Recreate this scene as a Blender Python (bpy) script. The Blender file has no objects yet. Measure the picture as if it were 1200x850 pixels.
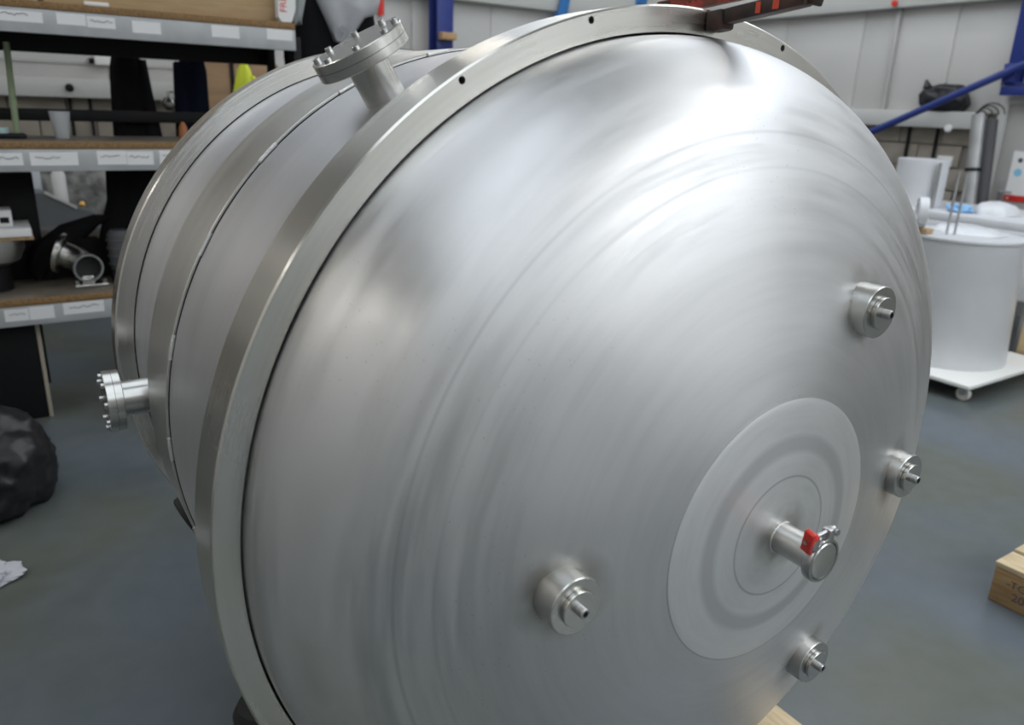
import bpy, bmesh, math, random
from mathutils import Vector, Matrix, noise
random.seed(7)
PI = math.pi
scn = bpy.context.scene
C = scn.collection
R_ = math.radians

# ------------------------------------------------------------------ camera
cd = bpy.data.cameras.new('camera'); cam = bpy.data.objects.new('camera', cd); C.objects.link(cam)
cd.sensor_width = 36.0; cd.lens = 27.25; cd.clip_start = 0.02; cd.clip_end = 100
head, pitch, roll = R_(33.76), R_(18.34), R_(2.06)
fw = Vector((math.sin(head)*math.cos(pitch), math.cos(head)*math.cos(pitch), -math.sin(pitch)))
rt = Vector((math.cos(head), -math.sin(head), 0)); up = rt.cross(fw)
rt, up = rt*math.cos(roll)+up*math.sin(roll), -rt*math.sin(roll)+up*math.cos(roll)
M = Matrix((rt, up, -fw)).transposed().to_4x4(); M.translation = (-1.034, 0, 1.730)
cam.matrix_world = M
cd.dof.use_dof = True; cd.dof.focus_distance = 1.6; cd.dof.aperture_fstop = 3.2
scn.camera = cam

# ------------------------------------------------------------------ world, exposure
w = bpy.data.worlds.new('world'); scn.world = w; w.use_nodes = True
w.node_tree.nodes['Background'].inputs[0].default_value = (0.75, 0.85, 1.0, 1)
w.node_tree.nodes['Background'].inputs[1].default_value = 0.6
vs = scn.view_settings
vs.view_transform = 'Standard'; vs.look = 'None'; vs.gamma = 1; vs.use_curve_mapping = False
vs.exposure = 0.3
LAMP_W = 25.0        # watts of one batten lamp
ROOF_W = 50.0       # watts of daylight through one rooflight

# ------------------------------------------------------------------ materials
MATS = {}
def nn(nt, t, **kw):
    n = nt.nodes.new(t)
    for k, v in kw.items(): setattr(n, k, v)
    return n
def mix_col(nt, fac, a, b):
    m = nn(nt, 'ShaderNodeMix', data_type='RGBA')
    if hasattr(fac, 'links') or hasattr(fac, 'node'): nt.links.new(fac, m.inputs[0])
    else: m.inputs[0].default_value = fac
    for i, v in ((6, a), (7, b)):
        if isinstance(v, tuple): m.inputs[i].default_value = (*v, 1)
        else: nt.links.new(v, m.inputs[i])
    return m.outputs[2]
def ramp(nt, src, a, b, lo=0.0, hi=1.0):
    m = nn(nt, 'ShaderNodeMapRange'); nt.links.new(src, m.inputs[0])
    m.inputs[1].default_value = a; m.inputs[2].default_value = b
    m.inputs[3].default_value = lo; m.inputs[4].default_value = hi
    return m.outputs[0]
def mat(name, col, rough=0.5, metal=0.0, col2=None, scale=6.0, stretch=(1, 1, 1), bump=0.0, bscale=None,
        trans=0.0, spec=None, detail=4.0, lo=0.35, hi=0.65, rvar=0.0, emit=0.0, coat=0.0):
    if name in MATS: return MATS[name]
    m = bpy.data.materials.new(name); m.use_nodes = True; nt = m.node_tree
    b = nt.nodes['Principled BSDF']
    b.inputs['Base Color'].default_value = (*col, 1); b.inputs['Roughness'].default_value = rough
    b.inputs['Metallic'].default_value = metal; b.inputs['Transmission Weight'].default_value = trans
    if coat: b.inputs['Coat Weight'].default_value = coat
    if spec is not None: b.inputs['Specular IOR Level'].default_value = spec
    if emit:
        b.inputs['Emission Color'].default_value = (*col, 1); b.inputs['Emission Strength'].default_value = emit
    if col2 or bump or rvar:
        tc = nn(nt, 'ShaderNodeTexCoord'); mp = nn(nt, 'ShaderNodeMapping'); mp.inputs['Scale'].default_value = stretch
        nt.links.new(tc.outputs['Object'], mp.inputs[0])
        nz = nn(nt, 'ShaderNodeTexNoise'); nz.inputs['Scale'].default_value = scale; nz.inputs['Detail'].default_value = detail
        nt.links.new(mp.outputs[0], nz.inputs['Vector'])
        f = ramp(nt, nz.outputs[0], lo, hi)
        if col2: nt.links.new(mix_col(nt, f, col, col2), b.inputs['Base Color'])
        if rvar: nt.links.new(ramp(nt, nz.outputs[0], 0.3, 0.7, rough-rvar, rough+rvar), b.inputs['Roughness'])
        if bump:
            n2 = nn(nt, 'ShaderNodeTexNoise'); n2.inputs['Scale'].default_value = bscale or scale*4; n2.inputs['Detail'].default_value = 4
            nt.links.new(mp.outputs[0], n2.inputs['Vector'])
            bp = nn(nt, 'ShaderNodeBump'); bp.inputs['Strength'].default_value = bump; bp.inputs['Distance'].default_value = 0.01
            nt.links.new(n2.outputs[0], bp.inputs['Height']); nt.links.new(bp.outputs[0], b.inputs['Normal'])
    MATS[name] = m
    return m

AXZ = 1.05
def steel(name, base=(0.62, 0.62, 0.625), rough=0.32, aniso=0.5, streak=0.12, smudge=0.1, bump=0.02, pits=0.0, bands=None, sscale=70.0, wave=0.0, stains_and_reflections=None, edge=None):
    """turned / brushed stainless whose grain runs round the vessel axis (object space, axis along y at z = AXZ)"""
    m = bpy.data.materials.new(name); m.use_nodes = True; nt = m.node_tree; L = nt.links.new
    b = nt.nodes['Principled BSDF']; b.inputs['Metallic'].default_value = 1.0
    tc = nn(nt, 'ShaderNodeTexCoord')
    sub = nn(nt, 'ShaderNodeVectorMath', operation='SUBTRACT'); sub.inputs[1].default_value = (0, 0, AXZ); L(tc.outputs['Object'], sub.inputs[0])
    cr = nn(nt, 'ShaderNodeVectorMath', operation='CROSS_PRODUCT'); cr.inputs[0].default_value = (0, 1, 0); L(sub.outputs[0], cr.inputs[1])
    nrm = nn(nt, 'ShaderNodeVectorMath', operation='NORMALIZE'); L(cr.outputs[0], nrm.inputs[0])
    L(nrm.outputs[0], b.inputs['Tangent'])
    b.inputs['Anisotropic'].default_value = aniso; b.inputs['Anisotropic Rotation'].default_value = 0.25
    fl = nn(nt, 'ShaderNodeVectorMath', operation='MULTIPLY'); fl.inputs[1].default_value = (1, 0, 1); L(sub.outputs[0], fl.inputs[0])
    ln = nn(nt, 'ShaderNodeVectorMath', operation='LENGTH'); L(fl.outputs[0], ln.inputs[0])
    rad = ln.outputs[1]
    sp = nn(nt, 'ShaderNodeSeparateXYZ'); L(sub.outputs[0], sp.inputs[0])
    # streak coordinate: (unit circle * small, radius * big + y * big)
    dv = nn(nt, 'ShaderNodeVectorMath', operation='NORMALIZE'); L(fl.outputs[0], dv.inputs[0])
    sc = nn(nt, 'ShaderNodeVectorMath', operation='SCALE'); sc.inputs['Scale'].default_value = 1.6; L(dv.outputs[0], sc.inputs[0])
    ma = nn(nt, 'ShaderNodeMath', operation='MULTIPLY_ADD'); L(sp.outputs[1], ma.inputs[0]); ma.inputs[1].default_value = -0.8; L(rad, ma.inputs[2])
    mu = nn(nt, 'ShaderNodeMath', operation='MULTIPLY'); L(ma.outputs[0], mu.inputs[0]); mu.inputs[1].default_value = sscale
    cb = nn(nt, 'ShaderNodeCombineXYZ'); L(mu.outputs[0], cb.inputs[1])
    ad = nn(nt, 'ShaderNodeVectorMath', operation='ADD'); L(sc.outputs[0], ad.inputs[0]); L(cb.outputs[0], ad.inputs[1])
    n1 = nn(nt, 'ShaderNodeTexNoise'); n1.inputs['Scale'].default_value = 1.0; n1.inputs['Detail'].default_value = 5; n1.inputs['Roughness'].default_value = 0.65
    L(ad.outputs[0], n1.inputs['Vector'])
    n2 = nn(nt, 'ShaderNodeTexNoise'); n2.inputs['Scale'].default_value = 3.0; n2.inputs['Detail'].default_value = 3; L(tc.outputs['Object'], n2.inputs['Vector'])
    r1 = ramp(nt, n1.outputs[0], 0.3, 0.7, -streak, streak); r2 = ramp(nt, n2.outputs[0], 0.3, 0.7, -smudge, smudge)
    a1 = nn(nt, 'ShaderNodeMath', operation='ADD'); L(r1, a1.inputs[0]); L(r2, a1.inputs[1])
    a2 = nn(nt, 'ShaderNodeMath', operation='ADD', use_clamp=True); L(a1.outputs[0], a2.inputs[0]); a2.inputs[1].default_value = rough
    rsock = a2.outputs[0]
    dark = tuple(c*0.93 for c in base)
    col = mix_col(nt, ramp(nt, n1.outputs[0], 0.3, 0.6), dark, base)
    if edge:                                         # coarser brushing beyond this radius
        em = ramp(nt, rad, edge-.10, edge+.04)
        eg = nn(nt, 'ShaderNodeMath', operation='MULTIPLY'); L(em, eg.inputs[0]); L(ramp(nt, n1.outputs[0], 0.35, 0.65, -0.09, 0.08), eg.inputs[1])
        er = nn(nt, 'ShaderNodeMath', operation='ADD', use_clamp=True); L(rsock, er.inputs[0]); L(eg.outputs[0], er.inputs[1]); rsock = er.outputs[0]
        ec = nn(nt, 'ShaderNodeMath', operation='MULTIPLY'); L(em, ec.inputs[0]); L(ramp(nt, n1.outputs[0], 0.55, 0.35, 0.0, 0.25), ec.inputs[1])
        col = mix_col(nt, ec.outputs[0], col, tuple(c*0.72 for c in base))
    for (sx, sz, sr) in (stains_and_reflections or []):  # weld heat tint plus dark reflections of the fittings, painted into the colour
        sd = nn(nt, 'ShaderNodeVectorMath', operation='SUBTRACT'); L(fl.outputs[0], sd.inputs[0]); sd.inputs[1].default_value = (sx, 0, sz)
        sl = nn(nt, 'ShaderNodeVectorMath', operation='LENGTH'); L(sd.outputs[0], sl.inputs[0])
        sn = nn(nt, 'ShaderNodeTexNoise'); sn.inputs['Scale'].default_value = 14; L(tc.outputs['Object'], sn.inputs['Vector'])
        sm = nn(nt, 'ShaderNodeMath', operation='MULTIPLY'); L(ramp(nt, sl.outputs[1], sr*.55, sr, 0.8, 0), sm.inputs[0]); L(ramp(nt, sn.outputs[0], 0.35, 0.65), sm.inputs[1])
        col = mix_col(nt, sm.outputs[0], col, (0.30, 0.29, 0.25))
    if bands:                                        # rings of another finish: (r0, r1, colour, softness)
        for r0, r1_, bc, so, amount in bands:
            up_ = ramp(nt, rad, r0-so, r0+so); dn = ramp(nt, rad, r1_-so, r1_+so, 1, 0)
            mm = nn(nt, 'ShaderNodeMath', operation='MULTIPLY'); L(up_, mm.inputs[0]); L(dn, mm.inputs[1])
            m3 = nn(nt, 'ShaderNodeMath', operation='MULTIPLY'); L(mm.outputs[0], m3.inputs[0]); m3.inputs[1].default_value = amount
            col = mix_col(nt, m3.outputs[0], col, bc)
    if pits:
        vo = nn(nt, 'ShaderNodeTexVoronoi'); vo.inputs['Scale'].default_value = 80; L(tc.outputs['Object'], vo.inputs['Vector'])
        pn = nn(nt, 'ShaderNodeTexNoise'); pn.inputs['Scale'].default_value = 2.6; L(tc.outputs['Object'], pn.inputs['Vector'])
        pd = ramp(nt, vo.outputs['Distance'], 0.03, 0.11, 1, 0); pk = ramp(nt, pn.outputs[0], 0.52, 0.62)
        pm = nn(nt, 'ShaderNodeMath', operation='MULTIPLY'); L(pd, pm.inputs[0]); L(pk, pm.inputs[1])
        pq = nn(nt, 'ShaderNodeMath', operation='MULTIPLY'); L(pm.outputs[0], pq.inputs[0]); pq.inputs[1].default_value = pits
        col = mix_col(nt, pq.outputs[0], col, (0.12, 0.12, 0.12))
    L(col, b.inputs['Base Color']); L(rsock, b.inputs['Roughness'])
    if bump:
        bp = nn(nt, 'ShaderNodeBump'); bp.inputs['Strength'].default_value = bump; bp.inputs['Distance'].default_value = 0.004
        L(n1.outputs[0], bp.inputs['Height']); L(bp.outputs[0], b.inputs['Normal'])
        if wave:
            wn_ = nn(nt, 'ShaderNodeTexNoise'); wn_.inputs['Scale'].default_value = 2.6; wn_.inputs['Detail'].default_value = 1; L(tc.outputs['Object'], wn_.inputs['Vector'])
            b2 = nn(nt, 'ShaderNodeBump'); b2.inputs['Strength'].default_value = 1.0; b2.inputs['Distance'].default_value = wave
            L(wn_.outputs[0], b2.inputs['Height']); L(b2.outputs[0], bp.inputs['Normal'])
    MATS[name] = m
    return m

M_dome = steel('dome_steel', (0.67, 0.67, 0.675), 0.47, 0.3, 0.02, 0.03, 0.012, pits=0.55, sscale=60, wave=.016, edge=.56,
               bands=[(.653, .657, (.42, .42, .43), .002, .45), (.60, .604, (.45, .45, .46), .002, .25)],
               stains_and_reflections=[(.42*math.cos(R_(a)), .42*math.sin(R_(a)), .085) for a in (180, 60, 0, -60)])  # heat tint and painted-in reflection round each socket
M_pad = steel('pad_steel', (0.82, 0.82, 0.825), 0.50, 0.1, 0.012, 0.02, 0.002, stains_and_reflections=[(0, 0, .07)], sscale=60,
              bands=[(0.153, 0.181, (0.58, 0.58, 0.59), 0.006, 0.7), (0.1085, 0.1115, (0.25, 0.25, 0.25), 0.0015, 0.5), (0.243, 0.25, (0.28, 0.28, 0.28), 0.0006, 0.6)])
M_flange = steel('turned_steel', (0.68, 0.665, 0.62), 0.27, 0.6, 0.012, 0.03, 0.004, sscale=120)
M_rim = steel('rim_steel', (0.66, 0.645, 0.61), 0.24, 0.6, 0.05, 0.03, 0.02, sscale=160)
M_shell = steel('shell_steel', (0.63, 0.63, 0.645), 0.46, 0.2, 0.03, 0.03, 0.01, sscale=25)
M_band = steel('band_steel', (0.60, 0.595, 0.57), 0.40, 0.3, 0.03, 0.05, 0.02, sscale=30)
M_fit = mat('fitting_steel', (0.60, 0.595, 0.57), 0.26, 1.0, (0.57, 0.565, 0.54), 12, (1, 1, 1), rvar=0.02)
M_bolt = mat('bolt_steel', (0.5, 0.5, 0.5), 0.28, 1.0)
M_weld = mat('weld_steel', (0.7, 0.7, 0.68), 0.3, 1.0, bump=0.4, bscale=300)
M_hole = mat('hole_dark', (0.02, 0.02, 0.02), 0.6)
M_red = mat('red_plastic', (0.62, 0.03, 0.02), 0.35)
M_black = mat('black_paint', (0.009, 0.009, 0.010), 0.55, spec=0.2)
M_rubber = mat('black_rubber', (0.012, 0.012, 0.013), 0.6)
M_wood = mat('timber', (0.50, 0.33, 0.17), 0.7, 0, (0.36, 0.22, 0.10), 8, (6, 1, 6), bump=0.15, bscale=30)
M_woodtop = mat('timber_pale', (0.68, 0.55, 0.36), 0.7, 0, (0.52, 0.40, 0.24), 8, (6, 1, 6), bump=0.15, bscale=30)
M_chip = mat('chipboard', (0.30, 0.18, 0.075), 0.8, 0, (0.17, 0.095, 0.04), 120, bump=0.2)
M_chiptop = mat('chipboard_top', (0.20, 0.17, 0.13), 0.6, 0, (0.10, 0.085, 0.07), 6)
M_lip = mat('rack_grey', (0.44, 0.45, 0.46), 0.45, 0, (0.38, 0.39, 0.40), 9)
M_label = mat('label_paper', (0.78, 0.78, 0.78), 0.7)
M_ink = mat('label_ink', (0.08, 0.08, 0.10), 0.7)
M_card = mat('cardboard', (0.50, 0.35, 0.20), 0.8, 0, (0.44, 0.30, 0.16), 5, (1, 1, 8))
M_white = mat('white_carton', (0.78, 0.77, 0.76), 0.6)
M_clad = mat('white_cladding', (0.54, 0.53, 0.51), 0.4, 0, (0.51, 0.50, 0.485), 1.5)
M_seam = mat('seam_grey', (0.42, 0.41, 0.40), 0.5)
M_block = mat('concrete_block', (0.36, 0.32, 0.27), 0.9, 0, (0.28, 0.25, 0.21), 4, bump=0.3, bscale=60)
M_mortar = mat('mortar', (0.24, 0.22, 0.20), 0.95, bump=0.2, bscale=80)
M_sill = mat('sill_metal', (0.50, 0.50, 0.48), 0.5)
M_blue = mat('blue_paint', (0.018, 0.035, 0.19), 0.4)
M_lblue = mat('light_blue_paint', (0.03, 0.17, 0.45), 0.45)
M_galv = mat('galvanised', (0.45, 0.45, 0.45), 0.4, 0.6, (0.36, 0.36, 0.36), 5)
M_door = mat('door_grey', (0.40, 0.385, 0.37), 0.5)
M_wrap = mat('white_wrap', (0.66, 0.67, 0.69), 0.32, 0, (0.61, 0.62, 0.65), 3)
M_board = mat('white_board', (0.80, 0.80, 0.77), 0.5)
M_bin = mat('bin_bag', (0.007, 0.007, 0.009), 0.42, bump=0.35, bscale=14, scale=3)
M_cloth = mat('black_cloth', (0.010, 0.010, 0.011), 0.95, spec=0.1, bump=0.3, bscale=120)
M_navy = mat('navy_cloth', (0.008, 0.010, 0.022), 0.95, spec=0.1, bump=0.3, bscale=120)
M_greycloth = mat('grey_cloth', (0.42, 0.42, 0.44), 0.9, bump=0.2, bscale=90)
M_hivis = mat('hi_vis', (0.72, 0.80, 0.05), 0.7)
M_ceil = mat('ceiling_sheet', (0.78, 0.78, 0.77), 0.6)
M_lampbody = mat('lamp_body', (0.75, 0.75, 0.75), 0.4)
M_diff = mat('lamp_diffuser', (1.0, 0.97, 0.92), 0.5, emit=5.0)
M_sky = mat('rooflight_sheet', (0.86, 0.93, 1.0), 0.5, emit=1.0)

# floor: painted concrete with worn patches
def floor_mat():
    m = bpy.data.materials.new('painted_concrete'); m.use_nodes = True; nt = m.node_tree; L = nt.links.new
    b = nt.nodes['Principled BSDF']; tc = nn(nt, 'ShaderNodeTexCoord')
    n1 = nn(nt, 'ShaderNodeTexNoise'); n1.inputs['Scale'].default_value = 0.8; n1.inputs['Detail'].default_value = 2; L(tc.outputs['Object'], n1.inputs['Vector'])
    n2 = nn(nt, 'ShaderNodeTexNoise'); n2.inputs['Scale'].default_value = 9; n2.inputs['Detail'].default_value = 8; L(tc.outputs['Object'], n2.inputs['Vector'])
    n3 = nn(nt, 'ShaderNodeTexNoise'); n3.inputs['Scale'].default_value = 2.2; n3.inputs['Detail'].default_value = 2; L(tc.outputs['Object'], n3.inputs['Vector'])
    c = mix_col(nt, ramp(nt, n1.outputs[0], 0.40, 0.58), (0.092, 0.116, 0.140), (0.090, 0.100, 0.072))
    c = mix_col(nt, ramp(nt, n2.outputs[0], 0.1, 0.9, 0, 0.6), c, (0.155, 0.170, 0.182))
    c = mix_col(nt, ramp(nt, n3.outputs[0], 0.55, 0.75, 0, 0.35), c, (0.05, 0.054, 0.053))
    L(c, b.inputs['Base Color'])
    b.inputs['Roughness'].default_value = 0.28
    return m
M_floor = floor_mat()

# ------------------------------------------------------------------ mesh helpers
class MB:
    def __init__(s): s.v = []; s.f = []
    def add(s, vs_, fs):
        o = len(s.v); s.v += [Vector(v) for v in vs_]; s.f += [tuple(i+o for i in f) for f in fs]; return s
    def box(s, a, b, bev=0.0, mtx=None):
        if bev:
            bm = bmesh.new(); bmesh.ops.create_cube(bm, size=1.0)
            for v in bm.verts: v.co = Vector([(a[i]+b[i])/2 + v.co[i]*(b[i]-a[i]) for i in range(3)])
            bmesh.ops.bevel(bm, geom=bm.edges[:], offset=bev, segments=2, profile=0.5, affect='EDGES')
            bm.verts.index_update(); vs_ = [v.co.copy() for v in bm.verts]; fs = [tuple(v.index for v in f.verts) for f in bm.faces]; bm.free()
        else:
            vs_ = [Vector((x, y, z)) for x in (a[0], b[0]) for y in (a[1], b[1]) for z in (a[2], b[2])]
            fs = [(0, 1, 3, 2), (4, 6, 7, 5), (0, 4, 5, 1), (2, 3, 7, 6), (0, 2, 6, 4), (1, 5, 7, 3)]
        if mtx: vs_ = [mtx @ v for v in vs_]
        return s.add(vs_, fs)
    def lathe(s, prof, o=(0, 0, 0), ax=(0, 0, 1), seg=48, close=False):
        ax = Vector(ax).normalized(); o = Vector(o)
        u = ax.orthogonal().normalized(); w_ = ax.cross(u)
        vs_, fs, rings = [], [], []
        for r, h in prof:
            if r < 1e-6: rings.append([len(vs_)]); vs_.append(o+ax*h)
            else:
                rings.append(list(range(len(vs_), len(vs_)+seg)))
                for k in range(seg):
                    t = 2*PI*k/seg; vs_.append(o+ax*h+(u*math.cos(t)+w_*math.sin(t))*r)
        pr = list(zip(rings, rings[1:]))
        if close: pr.append((rings[-1], rings[0]))
        for A, B in pr:
            for k in range(seg):
                k2 = (k+1) % seg
                if len(A) == 1 and len(B) == 1: continue
                if len(A) == 1: fs.append((A[0], B[k2], B[k]))
                elif len(B) == 1: fs.append((A[k], A[k2], B[0]))
                else: fs.append((A[k], A[k2], B[k2], B[k]))
        return s.add(vs_, fs)
    def cyl(s, a, b, r, seg=20, r2=None, bev=0.0):
        a, b = Vector(a), Vector(b); h = (b-a).length; r2 = r if r2 is None else r2
        if bev: pf = [(0, 0), (r-bev, 0), (r, bev), (r2, h-bev), (r2-bev, h), (0, h)]
        else: pf = [(0, 0), (r, 0), (r2, h), (0, h)]
        return s.lathe(pf, a, b-a, seg)
    def tube(s, pts, r, seg=10, cap=True):
        pts = [Vector(p) for p in pts]; vs_, fs = [], []
        n = len(pts); prev = None
        for i, p in enumerate(pts):
            t = (pts[min(i+1, n-1)]-pts[max(i-1, 0)]).normalized()
            u = (prev-t*prev.dot(t)).normalized() if prev else t.orthogonal().normalized()
            prev = u; w_ = t.cross(u); rr = r[i] if isinstance(r, (list, tuple)) else r
            for k in range(seg):
                a = 2*PI*k/seg; vs_.append(p+(u*math.cos(a)+w_*math.sin(a))*rr)
        for i in range(n-1):
            for k in range(seg):
                k2 = (k+1) % seg; fs.append((i*seg+k, i*seg+k2, (i+1)*seg+k2, (i+1)*seg+k))
        if cap: fs += [tuple(range(seg-1, -1, -1)), tuple(range((n-1)*seg, n*seg))]
        return s.add(vs_, fs)
    def loft(s, secs, seg=28, fold=0.0, kf=5, ph=0.0):
        """closed skin through flat oval sections (x, y, z, rx, ry) with cloth folds"""
        vs_, fs = [], []; n = len(secs)
        for i, (x, y, z, rx, ry) in enumerate(secs):
            for k in range(seg):
                a = 2*PI*k/seg
                q = 1 + fold*(math.sin(kf*a+ph+i*0.35)+0.5*math.sin((2*kf+1)*a+ph*2-i*0.5)) + fold*0.8*(noise.noise((x*9+math.cos(a)*2, z*6, math.sin(a)*2+ph)))
                vs_.append((x+rx*q*math.cos(a), y+ry*q*math.sin(a), z+0.01*fold*10*math.sin(3*a+ph)))
        for i in range(n-1):
            for k in range(seg):
                k2 = (k+1) % seg; fs.append((i*seg+k, i*seg+k2, (i+1)*seg+k2, (i+1)*seg+k))
        fs += [tuple(range(seg-1, -1, -1)), tuple(range((n-1)*seg, n*seg))]
        return s.add(vs_, fs)
    def prism(s, poly, a, b, plane='xz'):
        """poly in the given plane, extruded from a to b along the third axis"""
        def P(u, v, t): return {'xz': (u, t, v), 'yz': (t, u, v), 'xy': (u, v, t)}[plane]
        n = len(poly); vs_ = [P(u, v, a) for u, v in poly]+[P(u, v, b) for u, v in poly]
        fs = [tuple(range(n)), tuple(range(2*n-1, n-1, -1))]+[(i, i+n, (i+1) % n+n, (i+1) % n) for i in range(n)]
        return s.add(vs_, fs)
    def build(s, name, m, parent=None, smooth=30, origin=None):
        """world coordinates in; the mesh is stored relative to its parent's (or its own) origin"""
        if parent is not None: o = wloc(parent)
        elif origin is not None: o = Vector(origin)
        else:
            xs = [[v[i] for v in s.v] for i in range(3)]
            o = Vector(((min(xs[0])+max(xs[0]))/2, (min(xs[1])+max(xs[1]))/2, min(xs[2])))
        me = bpy.data.meshes.new(name); me.from_pydata([tuple(v-o) for v in s.v], [], s.f)
        bm = bmesh.new(); bm.from_mesh(me); bmesh.ops.recalc_face_normals(bm, faces=bm.faces[:]); bm.to_mesh(me); bm.free()
        me.materials.append(m)
        if smooth:
            me.polygons.foreach_set('use_smooth', [True]*len(me.polygons)); me.set_sharp_from_angle(angle=R_(smooth))
        ob = bpy.data.objects.new(name, me); C.objects.link(ob)
        if parent is not None: ob.parent = parent
        else: ob.location = o
        return ob
def wloc(o):
    p = Vector((0, 0, 0))
    while o is not None: p = p+o.location; o = o.parent
    return p
def tag(o, label, cat, group=None, kind=None):
    o['label'] = label; o['category'] = cat
    if group: o['group'] = group
    if kind: o['kind'] = kind
    return o
def thing(name, loc, label, cat, group=None):
    o = bpy.data.objects.new(name, None); C.objects.link(o); o.location = loc; o.empty_display_size = 0.1
    return tag(o, label, cat, group)
def struct(o): o['kind'] = 'structure'; return o
def share(src, loc, parent=None, rot=None, scale=None):
    c = src.copy(); C.objects.link(c); c.parent = parent; c.location = loc
    if rot: c.rotation_euler = rot
    if scale: c.scale = scale
    return c
def text_mesh(body, size, depth, name, m, parent, mtx):
    cu = bpy.data.curves.new(name, 'FONT'); cu.body = body; cu.size = size; cu.extrude = depth; cu.align_x = 'CENTER'; cu.align_y = 'CENTER'
    tmp = bpy.data.objects.new(name, cu); C.objects.link(tmp)
    dg = bpy.context.evaluated_depsgraph_get(); dg.update()
    me = bpy.data.meshes.new_from_object(tmp.evaluated_get(dg)); bpy.data.objects.remove(tmp); bpy.data.curves.remove(cu)
    o = wloc(parent); me.transform(Matrix.Translation(-o) @ mtx); me.materials.clear(); me.materials.append(m)
    ob = bpy.data.objects.new(name, me); C.objects.link(ob); ob.parent = parent
    return ob

# ================================================================== THE HALL
X0, X1, Y0, Y1, ZC = -5.6, 7.0, -8.6, 8.2, 5.0
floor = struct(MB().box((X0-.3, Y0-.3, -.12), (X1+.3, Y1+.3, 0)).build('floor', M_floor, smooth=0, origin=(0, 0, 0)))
ceil_ = struct(MB().box((X0, Y0, ZC), (X1, Y1, ZC+.1)).build('ceiling', M_ceil, smooth=0))
wl = struct(MB().box((X0-.2, Y0, 0), (X0, Y1, ZC)).build('wall_left', M_clad, smooth=0))
wb = struct(MB().box((X0, Y0-.2, 0), (X1, Y0, ZC)).build('wall_behind', M_white, smooth=0))
MB().box((X0+.001, Y0, 1.72), (X0+.03, Y1, 1.76)).build('dado_trim', M_sill, wl, 0)
MB().box((X0, Y0+.001, 1.72), (X1, Y0+.03, 1.76)).build('dado_trim', M_sill, wb, 0)
# walls in view: mortar core below, panel core above; blocks, panels and sill are pieces of their own
def core(name, a, b): return struct(MB().box(a, b).build(name, M_mortar, smooth=0))
wr = core('wall_right', (X1+.02, Y0, 0), (X1+.25, Y1+.3, ZC))
wk = core('wall_back', (X0, Y1+.02, 0), (X1+.02, Y1+.25, ZC))
# cladding panels (1 m wide, 1.82 m up to 2.80 m, then an upper tier)
pan = MB().box((-.02, -.497, -.50), (.02, .497, .50), 0.004).build('panel', M_clad, None, 30, (0, 0, 0)); pan.parent = wr
pan.location = Vector((X1, 4.0, 2.31))-wloc(wr)
pmesh = pan.data
def panel(parent, loc, rz=0, sz=1.0):
    c = bpy.data.objects.new('panel', pmesh); C.objects.link(c); c.parent = parent; c.location = Vector(loc)-wloc(parent)
    c.rotation_euler = (0, 0, rz); c.scale = (1, 1, sz)
pan.location = Vector((X1, 3.97, 2.31))-wloc(wr)
for k in range(-12, 5):
    if k != 0: panel(wr, (X1, 3.97+k, 2.31))
    panel(wr, (X1, 3.97+k, 3.9), 0, 2.1)
for k in range(13):
    panel(wk, (6.48-k, Y1, 2.31), PI/2); panel(wk, (6.48-k, Y1, 3.9), PI/2, 2.1)
# blocks where they can be seen, a plain face elsewhere
bl = MB().box((-.02, -.216, -.104), (.02, .216, .104), 0.006).build('block', M_block, None, 30, (0, 0, 0)); bl.parent = wr
first = [True]
def block(parent, loc, rz=0):
    if first[0] and parent is wr:
        bl.location = Vector(loc)-wloc(wr); first[0] = False; return
    c = bpy.data.objects.new('block', bl.data); C.objects.link(c); c.parent = parent; c.location = Vector(loc)-wloc(parent); c.rotation_euler = (0, 0, rz)
for r in range(8):
    for k in range(12):
        y = 2.2+k*.442+(.221 if r % 2 else 0)
        if 3.05 < y < 4.15 : continue            # the doorway
        block(wr, (X1, y, .11+r*.219-.03))
for r in range(2, 8):
    for k in range(12):
        block(wk, (-2.6+k*.442+(.221 if r % 2 else 0), Y1, .11+r*.219-.03), PI/2)
# sill ledge along both walls, and the grey eaves rail above
for nm, par, a, b in (('sill', wr, (6.84, 4.02, 1.665), (6.985, 8.0, 1.82)), ('sill', wk, (-5.5, 8.04, 1.665), (6.84, 8.185, 1.82)),
                      ('eaves_rail', wr, (6.86, 2.0, 2.80), (6.985, 8.0, 3.05)), ('eaves_rail', wk, (-5.5, 8.06, 2.80), (6.86, 8.185, 3.05))):
    MB().box(a, b, 0.008).build(nm, M_sill, par)
# dark shadow-gap strip on the back wall cladding, as seen through the rack
MB().box((-3, 8.165, 1.945), (2.4, 8.18, 1.965)).build('joint_strip', M_seam, wk, 0)
MB().box((-3, 8.165, 1.965), (2.4, 8.18, 2.06)).build('cover_strip', M_sill, wk, 0)

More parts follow.
